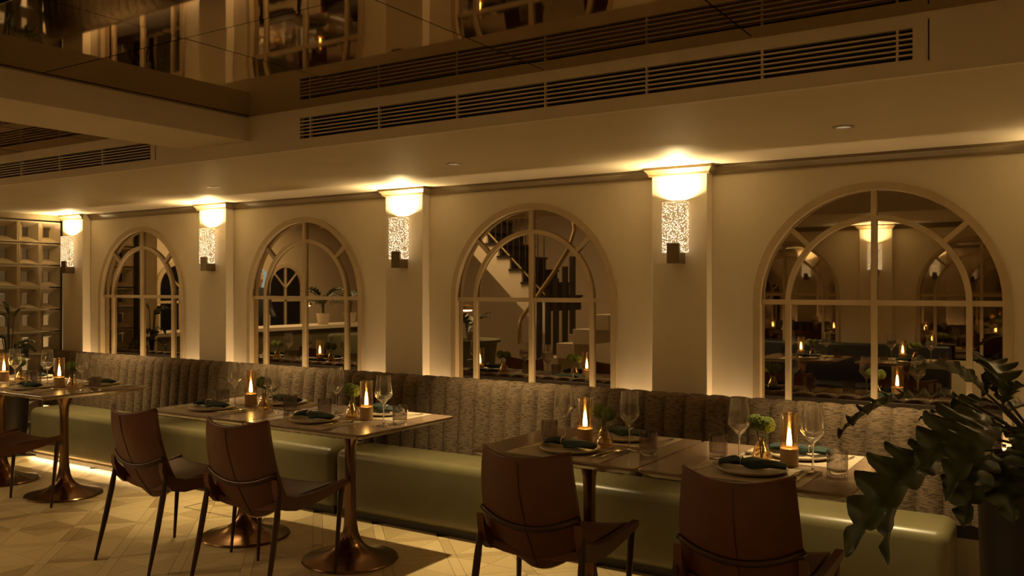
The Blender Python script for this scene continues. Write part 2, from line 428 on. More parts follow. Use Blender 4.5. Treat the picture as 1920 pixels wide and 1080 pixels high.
# arched mirrors
def arch_mirror(cx, yw, sgn, label):
    # sgn +1: wall faces -Y (main wall); -1: faces +Y
    t = thing('arched_mirror', label, 'mirror', (cx, yw, 0), 0 if sgn > 0 else math.pi, 'arched mirrors')
    zb = .72; n = 28; mw = .0135
    def ring(r0, r1, y0, y1, name, parent, legs=True):
        outl = arch_outline(0, r0, zb, n); inl = arch_outline(0, r1, zb, n)
        b = MB(); k = len(outl)
        vs = [(u, y0, v) for u, v in outl]+[(u, y0, v) for u, v in inl]+[(u, y1, v) for u, v in outl]+[(u, y1, v) for u, v in inl]
        fs = []
        for i in range(k-1):
            fs += [(i, i+1, k+i+1, k+i), (2*k+i, 3*k+i, 3*k+i+1, 2*k+i+1), (i, 2*k+i, 2*k+i+1, i+1), (k+i, k+i+1, 3*k+i+1, 3*k+i)]
        fs += [(0, k, 3*k, 2*k), (k-1, 3*k-1, 4*k-1, 2*k-1)]
        b.add(vs, fs); return b.build(name, 'frame_paint', parent, smooth=35)
    ring(RO+.004, RO-.034, -.018, .03, 'outer_frame', t)
    ring(RI+mw, RI-mw, .008, .03, 'inner_arch', t)
    MB().box(-mw, mw, .006, .03, zb, SPR+RO-.02).build('center_mullion', 'frame_paint', t)
    MB().box(-RO+.02, RO-.02, .010, .03, SPR-mw, SPR+mw).build('transom', 'frame_paint', t)
    for sx in (-1, 1):
        a = R(43); d = Vector((sx*math.cos(a), 0, math.sin(a))); p = Vector((-d.z, 0, d.x))*mw*.9
        c0, c1 = Vector((0, 0, SPR))+d*(RI-.005), Vector((0, 0, SPR))+d*(RO-.015)
        b = MB(); q = [c0+p, c1+p, c1-p, c0-p]
        b.add([(v.x, y, v.z) for y in (.009, .03) for v in q], [(0, 1, 2, 3), (7, 6, 5, 4), (0, 4, 5, 1), (1, 5, 6, 2), (2, 6, 7, 3), (3, 7, 4, 0)])
        b.build('spoke', 'frame_paint', t)
    yy = .026
    def pane(poly):
        MB().prism(poly, lambda u, v, h: (u, h, v), yy, yy+.004).build('pane', 'wall_mirror', t)
    ro = RO-.02
    for x0, x1 in ((-ro, -RI), (-RI, 0), (0, RI), (RI, ro)): pane([(x0, zb), (x1, zb), (x1, SPR), (x0, SPR)])
    def arc(r, a0, a1, m=10): return [(r*math.cos(a0+(a1-a0)*i/m), SPR+r*math.sin(a0+(a1-a0)*i/m)) for i in range(m+1)]
    for a0, a1 in ((0, 90), (90, 180)): pane([(0, SPR)]+arc(RI, R(a0), R(a1)))
    for a0, a1 in ((0, 43), (43, 90), (90, 137), (137, 180)): pane(arc(RI, R(a0), R(a1))+arc(ro, R(a1), R(a0)))
    return t
ORD = ['leftmost', 'second', 'third', 'rightmost']
arch_mirror(ARC[0], WY, 1, 'smallest-looking arched mirror beside the lattice screen, reflecting dark leaves')
arch_mirror(ARC[1], WY, 1, 'arched mirror second from the lattice, reflecting a bar counter and potted plants')
arch_mirror(ARC[2], WY, 1, 'arched mirror third from the lattice, reflecting a white staircase')
arch_mirror(ARC[3], WY, 1, 'largest-looking arched mirror at the right, reflecting a lit wall lamp')
arch_mirror(OARC[0], OY, -1, 'arched mirror on the facing wall, left of the lamp reflected in the right mirror')
arch_mirror(OARC[1], OY, -1, 'arched mirror on the facing wall, right of the lamp reflected in the right mirror')

# ------------------------------------------------------------------ wall lamps
SCONCE_W = 3.1
def make_sconce():
    t = thing('wall_lamp', 'x', 'wall lamp', (0, 0, 0), 0, 'seeded glass wall lamps')
    # local: wall face at y = 0, room towards -y, z = height above floor
    br = MB().box(-.036, .036, -.088, 0, 1.586, 1.645).box(-.036, .036, -.088, -.076, 1.645, 1.697)
    br.build('bracket', 'bronze_bracket', t)
    MB().box(-.071, .071, -.075, -.030, 1.6455, 1.927).build('glass_block', 'seeded_glass', t, bevel=.003, seg=1)
    return t
sconce = Proto(make_sconce())
LAMPL = ['lit glass wall lamp beside the lattice screen, leftmost on the long wall', 'lit glass wall lamp between the first and second arched mirrors',
         'lit glass wall lamp between the second and third arched mirrors', 'lit glass wall lamp left of the largest arched mirror', 'lit glass wall lamp on the pilaster past the right picture edge']
OLAMPL = ['lit glass wall lamp on the facing wall by the stair opening', 'lit glass wall lamp on the facing wall, reflected in the middle of the right mirror', 'lit glass wall lamp on the wall right behind the camera']
def put_sconce(x, y, rz, label, k=1.0):
    t = sconce.put((x, y, 0), rz, label)
    sg = 1 if rz == 0 else -1
    light('lamp_bulb', 'AREA', (0, -.036, 1.931), SCONCE_W*k, (1, .74, .36), (math.pi, 0, 0), t, shape='RECTANGLE', size=.06, size_y=.012, spread=R(150))
    return t
for i, x in enumerate(PIL): put_sconce(x, WY-.08, 0, LAMPL[i])
for i, x in enumerate(OPIL): put_sconce(x, OY+.08, math.pi, OLAMPL[i], .8)

# ------------------------------------------------------------------ recessed downlights
def make_down():
    t = thing('downlight', 'x', 'downlight', (0, 0, 0), 0, 'recessed ceiling downlights')
    MB().lathe([(.030, 0), (.045, 0), (.046, -.003), (.030, -.004), (.030, 0)], 24, cap=False).build('trim_ring', 'downlight_metal', t, smooth=40)
    MB().lathe([(.031, -.0005), (.0, -.0006)], 20).build('lamp_face', 'downlight_glow', t)
    return t
down = Proto(make_down())
DX = [-6.79, -4.87, -2.86, -.82, 1.18]
DL = ['recessed downlight over the first and second tables', 'recessed downlight over the third table', 'recessed downlight between the fourth and fifth tables', 'recessed downlight over the sixth table', 'recessed downlight past the right picture edge']
for x, l in zip(DX, DL):
    t = down.put((x, 3.86, ZS), 0, l)
    light('downlight_beam', 'SPOT', (0, 0, -.012), 76, (1, .73, .35), (R(7), 0, 0), t, spot_size=R(66), spot_blend=1.0, shadow_soft_size=.018)
for x, l in ((-2.8, 'left'), (-.8, 'right'), (1.2, 'far right')):  # unseen downlights added so floor bounce brightens the fascia and beam
    t = down.put((x, .30, ZS), 0, 'added fill downlight above the facing bench, %s one, outside the picture' % l)
    light('downlight_beam', 'SPOT', (0, 0, -.012), 27, (1, .71, .33), (0, 0, 0), t, spot_size=R(100), spot_blend=.8, shadow_soft_size=.018)

# ------------------------------------------------------------------ bench
def bench(name, x0, x1, y0, y1, label, leather, zt=.43, face=1):
    t = thing(name, label, 'bench', ((x0+x1)/2, (y0+y1)/2, 0))
    hx, hy = (x1-x0)/2, abs(y1-y0)/2
    MB().box(-hx, hx, -hy, hy, .045, zt).build('seat', leather, t, smooth=True, bevel=.055, seg=5)
    MB().box(-hx+.03, hx-.03, -hy+.05, hy-.02, 0, .06).build('plinth', 'plinth', t)
    return t
bench('banquette', -7.52, -3.962, 4.05, 4.402, 'long olive green leather bench seat on the left, under the first tables', 'bench_leather')
bench('banquette', -3.950, -.44, 4.05, 4.402, 'long olive green leather bench seat on the right, below the staircase mirror', 'bench_leather')
t = thing('upholstered_wall_panel', 'brown tweed channelled bench backrest running along the whole wall', 'upholstered panel', (-4.1, 4.5, 0))
def channel_mesh():
    w = .115/2; b = MB(); ns, prof = 8, []
    # (z, extra set-back) up the front and over the rounded top
    rows = [(.38, 0), (.45, 0), (.60, .012), (.75, .026), (.835, .036), (.860, .046), (.875, .066), (.880, .10), (.874, .135), (.85, .15)]
    vs = []
    for z, sb in rows:
        for i in range(ns+1):
            s = -1+2*i/ns; bulge = .030*(1-abs(s)**2.6)
            top = 1 if z < .86 else .55
            dz = -.010*abs(s)**3 if z > .84 else 0
            vs.append((s*w, -.01-bulge*top+sb, z+dz))
    n = ns+1
    fs = [(j*n+i, j*n+i+1, (j+1)*n+i+1, (j+1)*n+i) for j in range(len(rows)-1) for i in range(ns)]
    return b.add(vs, fs).mesh('back_channel', 'channel_fabric', smooth=True)
CM = channel_mesh()
x = -7.98+.0575; k = 0
while x < -.27:
    link('back_channel', CM, t, (x+4.1, -.055, 0)); x += .115; k += 1
MB().box(-3.9, 3.82, .0, .10, .3, .855).build('back_board', 'plinth', t)
# LED strips: behind the backrest top and under the seat
struct(MB().box(XL-.44, XL-.12, 3.99, 4.02, 0, 2.2).build('wall_screen_side', 'dark'))
def led(name, x0, x1, y, z, rot, power, label, w=.01):
    t = thing(name, label, 'light strip', ((x0+x1)/2, y, z)); h = (x1-x0)/2
    MB().box(-h, h, -.006, .006, -.004, .004).build('strip_profile', 'downlight_metal', t)
    dz = .006 if rot == math.pi else -.006
    light('strip_light', 'AREA', (0, 0, dz), power, (1, .66, .32), (rot, 0, 0), t, shape='RECTANGLE', size=2*h, size_y=w)
led('led_strip', -7.95, -.25, 4.648, .66, math.pi, 10.5, 'hidden light strip between the bench backrest and the wall')
led('led_strip', -7.55, -5.95, 4.080, .038, 0, 1.6, 'glowing light strip along the foot of the left bench')

light('screen_fill_light', 'AREA', (XL-.40, 4.35, .05), 5, WARM2, (math.pi, 0, 0), None, shape='RECTANGLE', size=.05, size_y=.55)  # unseen light added behind the lattice to brighten the grey panel
# ------------------------------------------------------------------ lattice screen and left end
scr = thing('lattice_screen', 'cream screen of square hollow blocks at the left end', 'screen', (XL, 4.05, 0))
def breeze():
    h = .0975; hw, hh = .027, .045; d = .09
    def sq(a, c, x): return [(x, -a, -c), (x, a, -c), (x, a, c), (x, -a, c)]
    vs = sq(h, h, 0)+sq(h-.012, h-.012, 0)+sq(hw, hh, -d*.8)+sq(hw, hh, -d)+sq(h, h, -d)
    fs = []
    for k in range(4):
        for i in range(4): fs.append((k*4+i, k*4+(i+1) % 4, (k+1)*4+(i+1) % 4, (k+1)*4+i))
    for i in range(4): fs.append((16+i, 16+(i+1) % 4, (i+1) % 4, i))
    return MB().add(vs, fs).mesh('hollow_block', 'lattice')
BMESH = breeze()
for c in range(3):
    for r in range(10):
        link('hollow_block', BMESH, scr, (0, .0975+c*.197, 2.065-.0975-r*.205))
MB().box(-.09, .002, .588, .604, 0, 2.08).build('edge_post', 'stair_dark', scr)
MB().box(-.09, .002, -.05, -.004, 0, 2.08).build('edge_post', 'stair_dark', scr)
struct(MB().box(XL-.09, XL+.0, 3.98, WY, 2.08, ZS).build('trim_7', 'cornice_paint'), 'cornice over the lattice screen')
struct(MB().box(XL-.5, XL-.46, 3.8, WY, 0, 2.3).build('wall_panel', 'grey_panel'), 'pale grey panel showing through the lattice holes')
struct(MB().box(XL-.12, XL, 3.78, 3.98, 0, ZS).build('wall_column', 'wall_paint'), 'cream column at the bar opening')
struct(MB().box(XL-.12, XL, 1.05, 3.98, 2.28, ZM+.06).build('trim_8', 'fascia_paint'))

# ------------------------------------------------------------------ tables and chairs
TZ = .752; TD, TW = .375, .412
TAB = [(-6.80, 3.465), (-5.967, 3.465), (-4.085, 3.465), (-3.255, 3.465), (-1.818, 3.465), (-1.028, 3.465)]
TWS = [.41, .41, .411, .411, .391, .391]
NTH = ['first', 'second', 'third', 'fourth', 'fifth', 'sixth']
def make_table(hw):
    t = thing('pedestal_table', 'x', 'table', (0, 0, 0), 0, 'dark wood pedestal tables')
    def rr(a, b, r=.022, n=4):
        pts = []
        for cx, cy2, s in ((a-r, b-r, 0), (-a+r, b-r, 90), (-a+r, -b+r, 180), (a-r, -b+r, 270)):
            for i in range(n+1):
                g = R(s+90*i/n); pts.append((cx+r*math.cos(g), cy2+r*math.sin(g)))
        return pts
    lv = [(hw-.0025, TD-.0025, TZ), (hw-.0005, TD-.0005, TZ-.003), (hw-.0005, TD-.0005, TZ-.011), (hw-.035, TD-.035, TZ-.030)]
    vs = []; n = 20
    for a, b, z in lv: vs += [(p, q, z) for p, q in rr(a, b)]
    fs = [tuple(range(n)), tuple(3*n+i for i in range(n-1, -1, -1))]+[(k*n+i, k*n+(i+1) % n, (k+1)*n+(i+1) % n, (k+1)*n+i) for k in range(3) for i in range(n)]
    MB().add(vs, fs).build('tabletop', 'table_wood', t)
    def sh(a, z):
        k = smoothstep((z-.03)/.2)*.8*(1-.5*smoothstep((z-.5)/.2))
        c = max(abs(math.cos(a)), abs(math.sin(a))); return (1-k)+k*(.92/c)
    prof = [(0, 0), (.250, 0), (.256, .007), (.250, .014), (.2, .024), (.15, .038), (.106, .056), (.074, .08), (.051, .11), (.037, .145), (.029, .19), (.0245, .26), (.0225, .40), (.023, .54), (.027, .61), (.036, .655), (.052, .692), (.072, .715), (.078, TZ-.031), (0, TZ-.031)]
    MB().lathe(prof, 40, shape=sh).build('pedestal', 'copper', t, smooth=38)
    return t
pa = Proto(make_table(.411)); pc = Proto(make_table(.391))
TLAB = ['dark wood pedestal table cut by the left picture edge, first from the lattice', 'dark wood pedestal table second from the lattice, its right corner before the bench',
        'dark wood pedestal table third from the lattice, left of a joined pair', 'dark wood pedestal table fourth from the lattice, right of a joined pair',
        'dark wood pedestal table fifth from the lattice, left of the front pair', 'dark wood pedestal table sixth from the lattice, beside the big plant']
for i, (x, y) in enumerate(TAB): (pa if i < 4 else pc).put((x, y, 0), 0, TLAB[i])

def make_chair():
    t = thing('dining_chair', 'x', 'chair', (0, 0, 0), 0, 'brown leather dining chairs')
    # back shell: reclined, wrapped round the sitter
    def shell(s, q):                       # s -1..1 across, q 0 top .. 1 bottom
        z = .825-.49*q
        yc = -.242+.015*q+.175*q*q
        hw = .188+.022*math.sin(math.pi*.5*min(1, q/.6)) if q < .72 else .118+.092*math.sqrt(max(.0, 1-((q-.72)/.28)**2))
        wrap = .072*(1-.35*q)
        drop = -.030*(1-abs(s)**2)*max(0, 1-q*2.5)+(.045*abs(s)**2.2*max(0, (q-.72)/.28))
        x = hw*s; y = yc+wrap*abs(s)**2.2
        return Vector((x, y, z+drop))
    ns, nq = 14, 16; vs = []
    for k, off in enumerate((0, .022)):
        for j in range(nq+1):
            for i in range(ns+1):
                p = shell(-1+2*i/ns, j/nq)
                vs.append((p.x*(1-off*.6), p.y+off, p.z))
    n = ns+1; K = n*(nq+1); fs = []
    for j in range(nq):
        for i in range(ns):
            a, b, c, d = j*n+i, j*n+i+1, (j+1)*n+i+1, (j+1)*n+i
            fs += [(a, b, c, d), (K+d, K+c, K+b, K+a)]
    for i in range(ns): fs += [(i, K+i, K+i+1, i+1), (nq*n+i, nq*n+i+1, K+nq*n+i+1, K+nq*n+i)]
    for j in range(nq): fs += [(j*n, (j+1)*n, K+(j+1)*n, K+j*n), (j*n+ns, K+j*n+ns, K+(j+1)*n+ns, (j+1)*n+ns)]
    bk = MB().add(vs, fs).build('backrest', 'chair_leather', t, smooth=50)
    MB().tube([shell(0, .02+.96*i/14)+Vector((0, -.0005, 0)) for i in range(15)], .0022, 5).build('back_seam', 'chair_frame', bk)
    MB().tube([shell(-1+2*i/20, 0)+Vector((0, .010, .001)) for i in range(21)], .0095, 6).build('top_piping', 'chair_leather', bk, smooth=True)
    MB().tube([shell(-1+2*i/16, 1)+Vector((0, .006, -.002)) for i in range(17)], .003, 5).build('bottom_trim', 'silver', bk)
    # seat: shallow dish between the rails
    vs = []; ny, nx = 10, 8
    for top in (1, 0):
        for j in range(ny+1):
            for i in range(nx+1):
                u, v = -1+2*i/nx, j/ny
                y = -.085+.435*v; x = u*(.19+.055*v)
                z = .415+.035*v+.02*abs(u)**2.5-(.035*max(0, (v-.85)/.15)**2)
                vs.append((x, y, z if top else z-.035))
    n = nx+1; K = n*(ny+1); fs = []
    for j in range(ny):
        for i in range(nx):
            a, b, c, d = j*n+i, j*n+i+1, (j+1)*n+i+1, (j+1)*n+i; fs += [(a, b, c, d), (K+d, K+c, K+b, K+a)]
    for i in range(nx): fs += [(i, K+i, K+i+1, i+1), (ny*n+i, ny*n+i+1, K+ny*n+i+1, K+ny*n+i)]
    for j in range(ny): fs += [(j*n, (j+1)*n, K+(j+1)*n, K+j*n), (j*n+nx, K+j*n+nx, K+(j+1)*n+nx, (j+1)*n+nx)]
    MB().add(vs, fs).build('seat', 'chair_leather', t, smooth=50)
    for s in (-1, 1):
        # rear leg rises to the band, front leg to the rail end
        MB().tube([(s*.222, -.125, .50), (s*.226, -.145, .38), (s*.230, -.180, .22), (s*.236, -.235, 0)], [.010, .0155, .0145, .008], 8).build('leg', 'chair_frame', t, smooth=40)
        MB().tube([(s*.270, .300, .462), (s*.262, .292, .39), (s*.252, .258, .0)], [.010, .0145, .008], 8).build('leg', 'chair_frame', t, smooth=40)
        MB().add(*rail(s)).build('seat_rail', 'chair_leather', t, smooth=40)
    pts = []
    for i in range(21):
        a = -1+2*i/20; zb = .575-.055*(1-a*a); q = (.825-zb)/.49
        p = shell(a*1.03, q); pts.append((p.x, p.y-.006, zb))
    MB().tube(pts, .008, 6, flat=1.6).build('back_band', 'chair_frame', t, smooth=True)
    return t
def rail(s):
    vs = []; st = [(-.150, .530, .022), (-.125, .470, .034), (-.085, .432, .036), (-.02, .415, .033), (.08, .418, .028), (.20, .437, .021), (.315, .462, .012)]
    for y, z, h in st:
        x = s*(.212+.18*max(0, y+.06)*(1 if y < .2 else .93)); w = .015
        vs += [(x-w, y, z-h), (x+w, y, z-h), (x+w, y, z+h), (x-w, y, z+h)]
    fs = [(k*4+i, k*4+(i+1) % 4, (k+1)*4+(i+1) % 4, (k+1)*4+i) for k in range(6) for i in range(4)]+[(0, 3, 2, 1), (24, 25, 26, 27)]
    return vs, fs
chair = Proto(make_chair())
CH = [(-6.80, 2.95, 0), (-5.93, 2.95, 0), (-4.15, 2.95, R(-1)), (-3.37, 2.955, R(7)), (-1.80, 3.04, R(5)), (-.978, 3.07, R(6))]
CLAB = ['brown leather chair mostly outside the left picture edge, at the first table', 'brown leather chair of which only seat and two legs show at the left edge',
        'brown leather chair third from the left, its slim legs on the brightly lit parquet', 'brown leather chair at the fourth table, before the left bench seam',
        'brown leather chair at the fifth table, between the bench and the camera', 'nearest brown leather chair at the sixth table, cut by the bottom picture edge']
for (x, y, a), l in zip(CH, CLAB): chair.put((x, y, 0), a, l)

# ------------------------------------------------------------------ table ware
def make_wine():
    t = thing('wine_glass', 'x', 'wine glass', group='tall wine glasses on the tables')
    MB().lathe([(0, 0), (.036, 0), (.0365, .0018), (.02, .004), (.006, .009), (.0045, .014)], 24, cap=False).build('foot', 'wine_crystal', t, smooth=True)
    MB().lathe([(.0045, .014), (.0035, .05), (.0035, .09), (.006, .108)], 10, cap=False).build('stem', 'wine_crystal', t, smooth=True)
    MB().lathe([(0, .108), (.006, .108), (.022, .124), (.0445, .152), (.046, .157), (.045, .163), (.0405, .205), (.0345, .254), (.0335, .254), (.0395, .205), (.0438, .163), (.043, .155), (.021, .1265), (0, .113)], 28, cap=False).build('bowl', 'wine_crystal', t, smooth=50)
    return t
def make_tumbler():
    t = thing('tumbler', 'x', 'tumbler', group='smoked glass tumblers on the tables')
    MB().lathe([(0, 0), (.034, 0), (.0365, .004), (.037, .02), (.0385, .094), (.0368, .094), (.0352, .022), (0, .018)], 28, cap=False).build('body', 'tumbler_glass', t, smooth=50)
    return t
def make_candle():
    t = thing('candle_lantern', 'x', 'candle lantern', group='candle lanterns on the tables')
    MB().lathe([(0, 0), (.033, 0), (.035, .002), (.035, .068), (.031, .070), (0, .070)], 28).build('base', 'candle_wood', t, smooth=40)
    MB().lathe([(.0355, .066), (.0355, .203), (.0345, .205), (.0335, .203), (.0335, .068)], 28, cap=False).build('glass_sleeve', 'amber_glass', t, smooth=50)
    MB().lathe([(0, .0705), (.012, .0705), (.012, .078), (.006, .082), (0, .082)], 14).build('wick_cup', 'wax', t, smooth=40)
    MB().lathe([(0, .078), (.009, .079), (.0105, .090), (.008, .118), (.0045, .142), (0, .152)], 12).build('flame', 'flame', t, smooth=True)
    return t
def make_vase():
    t = thing('bud_vase', 'x', 'vase', group='glass bud vases on the tables')
    MB().lathe([(0, 0), (.038, 0), (.042, .006), (.040, .022), (.027, .058), (.017, .076), (.0155, .088), (.018, .092), (.0165, .092), (.014, .086), (.0155, .075), (.0255, .057), (.038, .022), (.037, .008), (0, .006)], 24, cap=False).build('body', 'amber_glass', t, smooth=50)
    return t
def make_plate():
    t = thing('dinner_plate', 'x', 'plate', group='pale stoneware plates')
    MB().lathe([(0, .004), (.085, .004), (.09, 0), (.112, .004), (.129, .012), (.1315, .017), (.1295, .0195), (.122, .018), (.108, .0115), (0, .010)], 36, cap=False).build('dish', 'plate_glaze', t, smooth=50)
    return t
def make_napkin():
    t = thing('napkin', 'x', 'napkin', group='teal cloth napkins')
    random.seed(3); b = MB(); rows, n = 22, 14; vs = []
    for j in range(rows+1):
        q = j/rows; x = -.125+.25*q
        pinch = 1-.62*math.exp(-((q-.33)/.07)**2)
        w = (.036+.014*math.sin(math.pi*q))*pinch*(1 if 0 < j < rows else .5); h = (.009+.008*math.sin(math.pi*q))*(.6+.4*pinch)
        for i in range(n):
            a = 2*math.pi*i/n; f = 1+.22*math.sin(4*a+9*q)*pinch
            vs.append((x, w*math.cos(a)*f+.012*math.sin(6*q), .013+h+.004*math.sin(9*q)+h*math.sin(a)*f))
    fs = [(j*n+i, j*n+(i+1) % n, (j+1)*n+(i+1) % n, (j+1)*n+i) for j in range(rows) for i in range(n)]+[tuple(range(n-1, -1, -1)), tuple(rows*n+i for i in range(n))]
    b.add(vs, fs).build('cloth', 'napkin', t, smooth=True)
    pts = [(-.042, .021*math.cos(2*math.pi*i/16)+.011, .031+.0165*math.sin(2*math.pi*i/16)) for i in range(17)]
    MB().tube(pts, .003, 6).build('ring', 'silver', t, smooth=True)
    return t
def make_mat():
    t = thing('placemat', 'x', 'placemat', group='pale paper placemats')
    MB().box(-.225, .225, -.155, .155, 0, .0015).build('sheet', 'mat_paper', t); return t
def make_fork():
    t = thing('fork', 'x', 'fork', group='forks beside the plates')
    MB().tube([(0, -.10, .004), (0, -.04, .006), (0, .03, .008), (0, .05, .007)], [.005, .004, .0028, .006], 6, .5).build('handle', 'silver', t, smooth=True)
    b = MB().box(-.011, .011, .048, .062, .005, .0075)
    for k in range(4): x = -.0095+k*.00633; b.box(x-.0013, x+.0013, .062, .098, .005, .0075)
    b.build('tines', 'silver', t); return t
def make_knife():
    t = thing('knife', 'x', 'knife', group='knives beside the plates')
    MB().tube([(0, -.11, .005), (0, -.06, .006), (0, 0, .005)], [.005, .006, .005], 6, .6).build('handle', 'silver', t, smooth=True)
    MB().prism([(-.004, 0), (.007, 0), (.008, .06), (.002, .105), (-.004, .10)], lambda u, v, h: (u, v, h), .003, .005).build('blade', 'silver', t); return t
def make_spoon():
    t = thing('spoon', 'x', 'spoon', group='spoons beside the plates')
    MB().tube([(0, -.10, .004), (0, -.03, .006), (0, .045, .008)], [.005, .004, .0025], 6, .5).build('handle', 'silver', t, smooth=True)
    b = MB(); n = 14
    vs = [(.017*math.cos(2*math.pi*i/n), .068+.027*math.sin(2*math.pi*i/n), .0095) for i in range(n)]+[(.009*math.cos(2*math.pi*i/n), .068+.015*math.sin(2*math.pi*i/n), .004) for i in range(n)]
    b.add(vs, [(i, (i+1) % n, n+(i+1) % n, n+i) for i in range(n)]+[tuple(range(n, 2*n))]).build('bowl', 'silver', t, smooth=True); return t
def make_flower(seed):
    random.seed(seed)
    t = thing('pompom_flower', 'x', 'flower', group='green pompom flowers in the vases')
    MB().tube([(0, 0, .012), (.004, .002, .07), (0, 0, .135)], .0022, 6).build('flower_stem', 'green_stem', t)
    bm = bmesh.new(); bmesh.ops.create_icosphere(bm, subdivisions=4, radius=1)
    for v in bm.verts:
        v.co *= .031*(1+random.uniform(-.04, .13)); v.co.z += .155
    me = bpy.data.meshes.new('bloom'); bm.to_mesh(me); bm.free(); me.materials.append(M['bloom'])
    link('bloom', me, t); return t
P = {k: Proto(f()) for k, f in dict(wine=make_wine, tumbler=make_tumbler, candle=make_candle, vase=make_vase, plate=make_plate, napkin=make_napkin, mat=make_mat, fork=make_fork, knife=make_knife, spoon=make_spoon).items()}
P['flower'] = Proto(make_flower(11))
# per table: tumbler left, wine left, candle, vase, wine right, tumbler right (offsets from the table centre), plates front / back
SET = [
 dict(tl=(-.36, 0), wl=(-.22, .0), c=(.04, -.005), v=(.225, .02), wr=(.30, -.06), tr=(.38, .02), pf=(-.05, -.185), pb=(.05, .215), nf=2),
 dict(tl=(-.365, 0), wl=(-.213, 0), c=(-.053, -.005), v=(.097, 0), wr=(.257, -.02), tr=(.368, .0), pf=(-.1, -.185), pb=(.10, .215), nf=2),
 dict(tl=(-.175, -.02), wl=(-.115, .02), c=(-.035, .07), v=(.155, 0), wr=(.31, -.075), tr=(.372, .0), pf=(-.075, -.18), pb=(.10, .215), nf=2),
 dict(tl=(-.185, -.005), wl=(-.20, .10), c=(.099, .016), v=(-.005, .018), wr=(.306, -.085), tr=(.335, .008), pf=(-.085, -.18), pb=(.05, .215), nf=2),
 dict(tl=(-.196, -.018), wl=(-.128, .009), c=(-.027, .009), v=(.081, -.015), wr=(.211, -.036), tr=(.315, -.07), pf=(.002, -.182), pb=(.075, .215), nf=2),
 dict(tl=(-.205, .022), wl=(-.104, -.018), c=(.085, .016), v=(-.035, .05), wr=(.193, -.057), tr=(.288, -.085), pf=(0, -.182), pb=(.075, .215), nf=3)]
random.seed(21)
def lay(tx, ty, S, nth, opp=False):
    T = nth+' table from the lattice' if not opp else nth
    def L(s): return s+' '+T
    z = TZ
    for side, key, sg in (('chair side', 'pf', 1), ('bench side', 'pb', -1)):
        px, py = tx+S[key][0], ty+S[key][1]; rz = 0 if sg > 0 else math.pi
        P['mat'].put((px, ty+sg*-.205, z+.0003), 0, L('pale placemat on the %s of the' % side))
        P['plate'].put((px, py, z+.0018), 0, L('pale plate with napkin, %s of the' % side))
        P['napkin'].put((px, py, z+.0085), rz+R(random.uniform(-8, 8)), L('dark teal ringed napkin, %s of the' % side))
        P['fork'].put((px-sg*.175, py-sg*.0, z+.0018), rz+R(-10), L('silver fork, %s of the' % side))
        P['knife'].put((px+sg*.155, py, z+.0018), rz+R(-3), L('silver knife, %s of the' % side))
        P['spoon'].put((px+sg*.19, py, z+.0018), rz+R(-3), L('silver spoon, %s of the' % side))
    P['wine'].put((tx+S['wl'][0], ty+S['wl'][1], z+.0005), 0, L('clear wine glass left of the candle, on the'))
    P['wine'].put((tx+S['wr'][0], ty+S['wr'][1], z+.0005), 0, L('clear wine glass right of the candle, on the'))
    P['tumbler'].put((tx+S['tl'][0], ty+S['tl'][1], z+.0005), 0, L('smoked tumbler at the left, on the'))
    P['tumbler'].put((tx+S['tr'][0], ty+S['tr'][1], z+.0005), 0, L('smoked tumbler at the right, on the'))
    P['candle'].put((tx+S['c'][0], ty+S['c'][1], z+.0005), 0, L('lit candle lantern with glass sleeve, on the'))
    vx, vy = tx+S['v'][0], ty+S['v'][1]
    P['vase'].put((vx, vy, z+.0005), 0, L('small clear vase holding green flowers, on the'))
    offs = [(-.028, .01), (.026, -.008), (-.002, .03)]
    nm = ['left', 'right', 'rear']
    for k in range(S['nf']):
        dx, dy = offs[k]
        f = P['flower'].put((vx, vy, z+.001), random.uniform(0, 6), L('%s green pompom bloom in the vase of the' % nm[k]))
        f.rotation_euler = (-dy/.155, dx/.155, 0); f.scale = (1, 1, 1-.03*k)
for (x, y), S, nth in zip(TAB, SET, NTH): lay(x, y, S, nth)

# ------------------------------------------------------------------ big foreground plant
def leaf_mesh(L, W, lobes, droop, fold, seed):
    # pinnate leaf: pointed lobes cut deep on both sides of the midrib
    nt_, nw = 8*lobes, 3; vs = []
    for j in range(nt_+1):
        q = j/nt_
        env = W*(math.sin(math.pi*min(1, .06+q*.94)**.8))**.8 if q < 1 else .0
        ph = (q*lobes) % 1.0
        lob = .5+.5*math.sqrt(max(0, 1-(2*ph-1)**2)) if q > .05 else .4
        z = -droop*q*q*L+.14*L*math.sin(math.pi*q*.8)
        for i in range(-nw, nw+1):
            u = i/nw; hw = env*lob
            vs.append((u*hw, L*q+.45*hw*abs(u), z+abs(u)*hw*fold+.010*math.sin(2*math.pi*q*lobes+u*2+seed)*abs(u)))
    n = 2*nw+1
    return MB().add(vs, [(j*n+i, j*n+i+1, (j+1)*n+i+1, (j+1)*n+i) for j in range(nt_) for i in range(n-1)]).mesh('leaf', 'leaf', smooth=True)
LEAVES = [leaf_mesh(.40, .046, 8, .06, .5, 1), leaf_mesh(.36, .080, 6, .45, .35, 2), leaf_mesh(.30, .090, 5, .3, .25, 3)]
def aim(o, base, tip, roll=0):
    d = (Vector(tip)-Vector(base)); l = d.length; d.normalize()
    x = d.cross(Vector((0, 0, 1))).normalized(); zz = x.cross(d)
    m = Matrix((x, d, zz)).transposed() @ Matrix.Rotation(roll, 3, 'Y')
    o.location = base; o.rotation_euler = m.to_euler(); return l
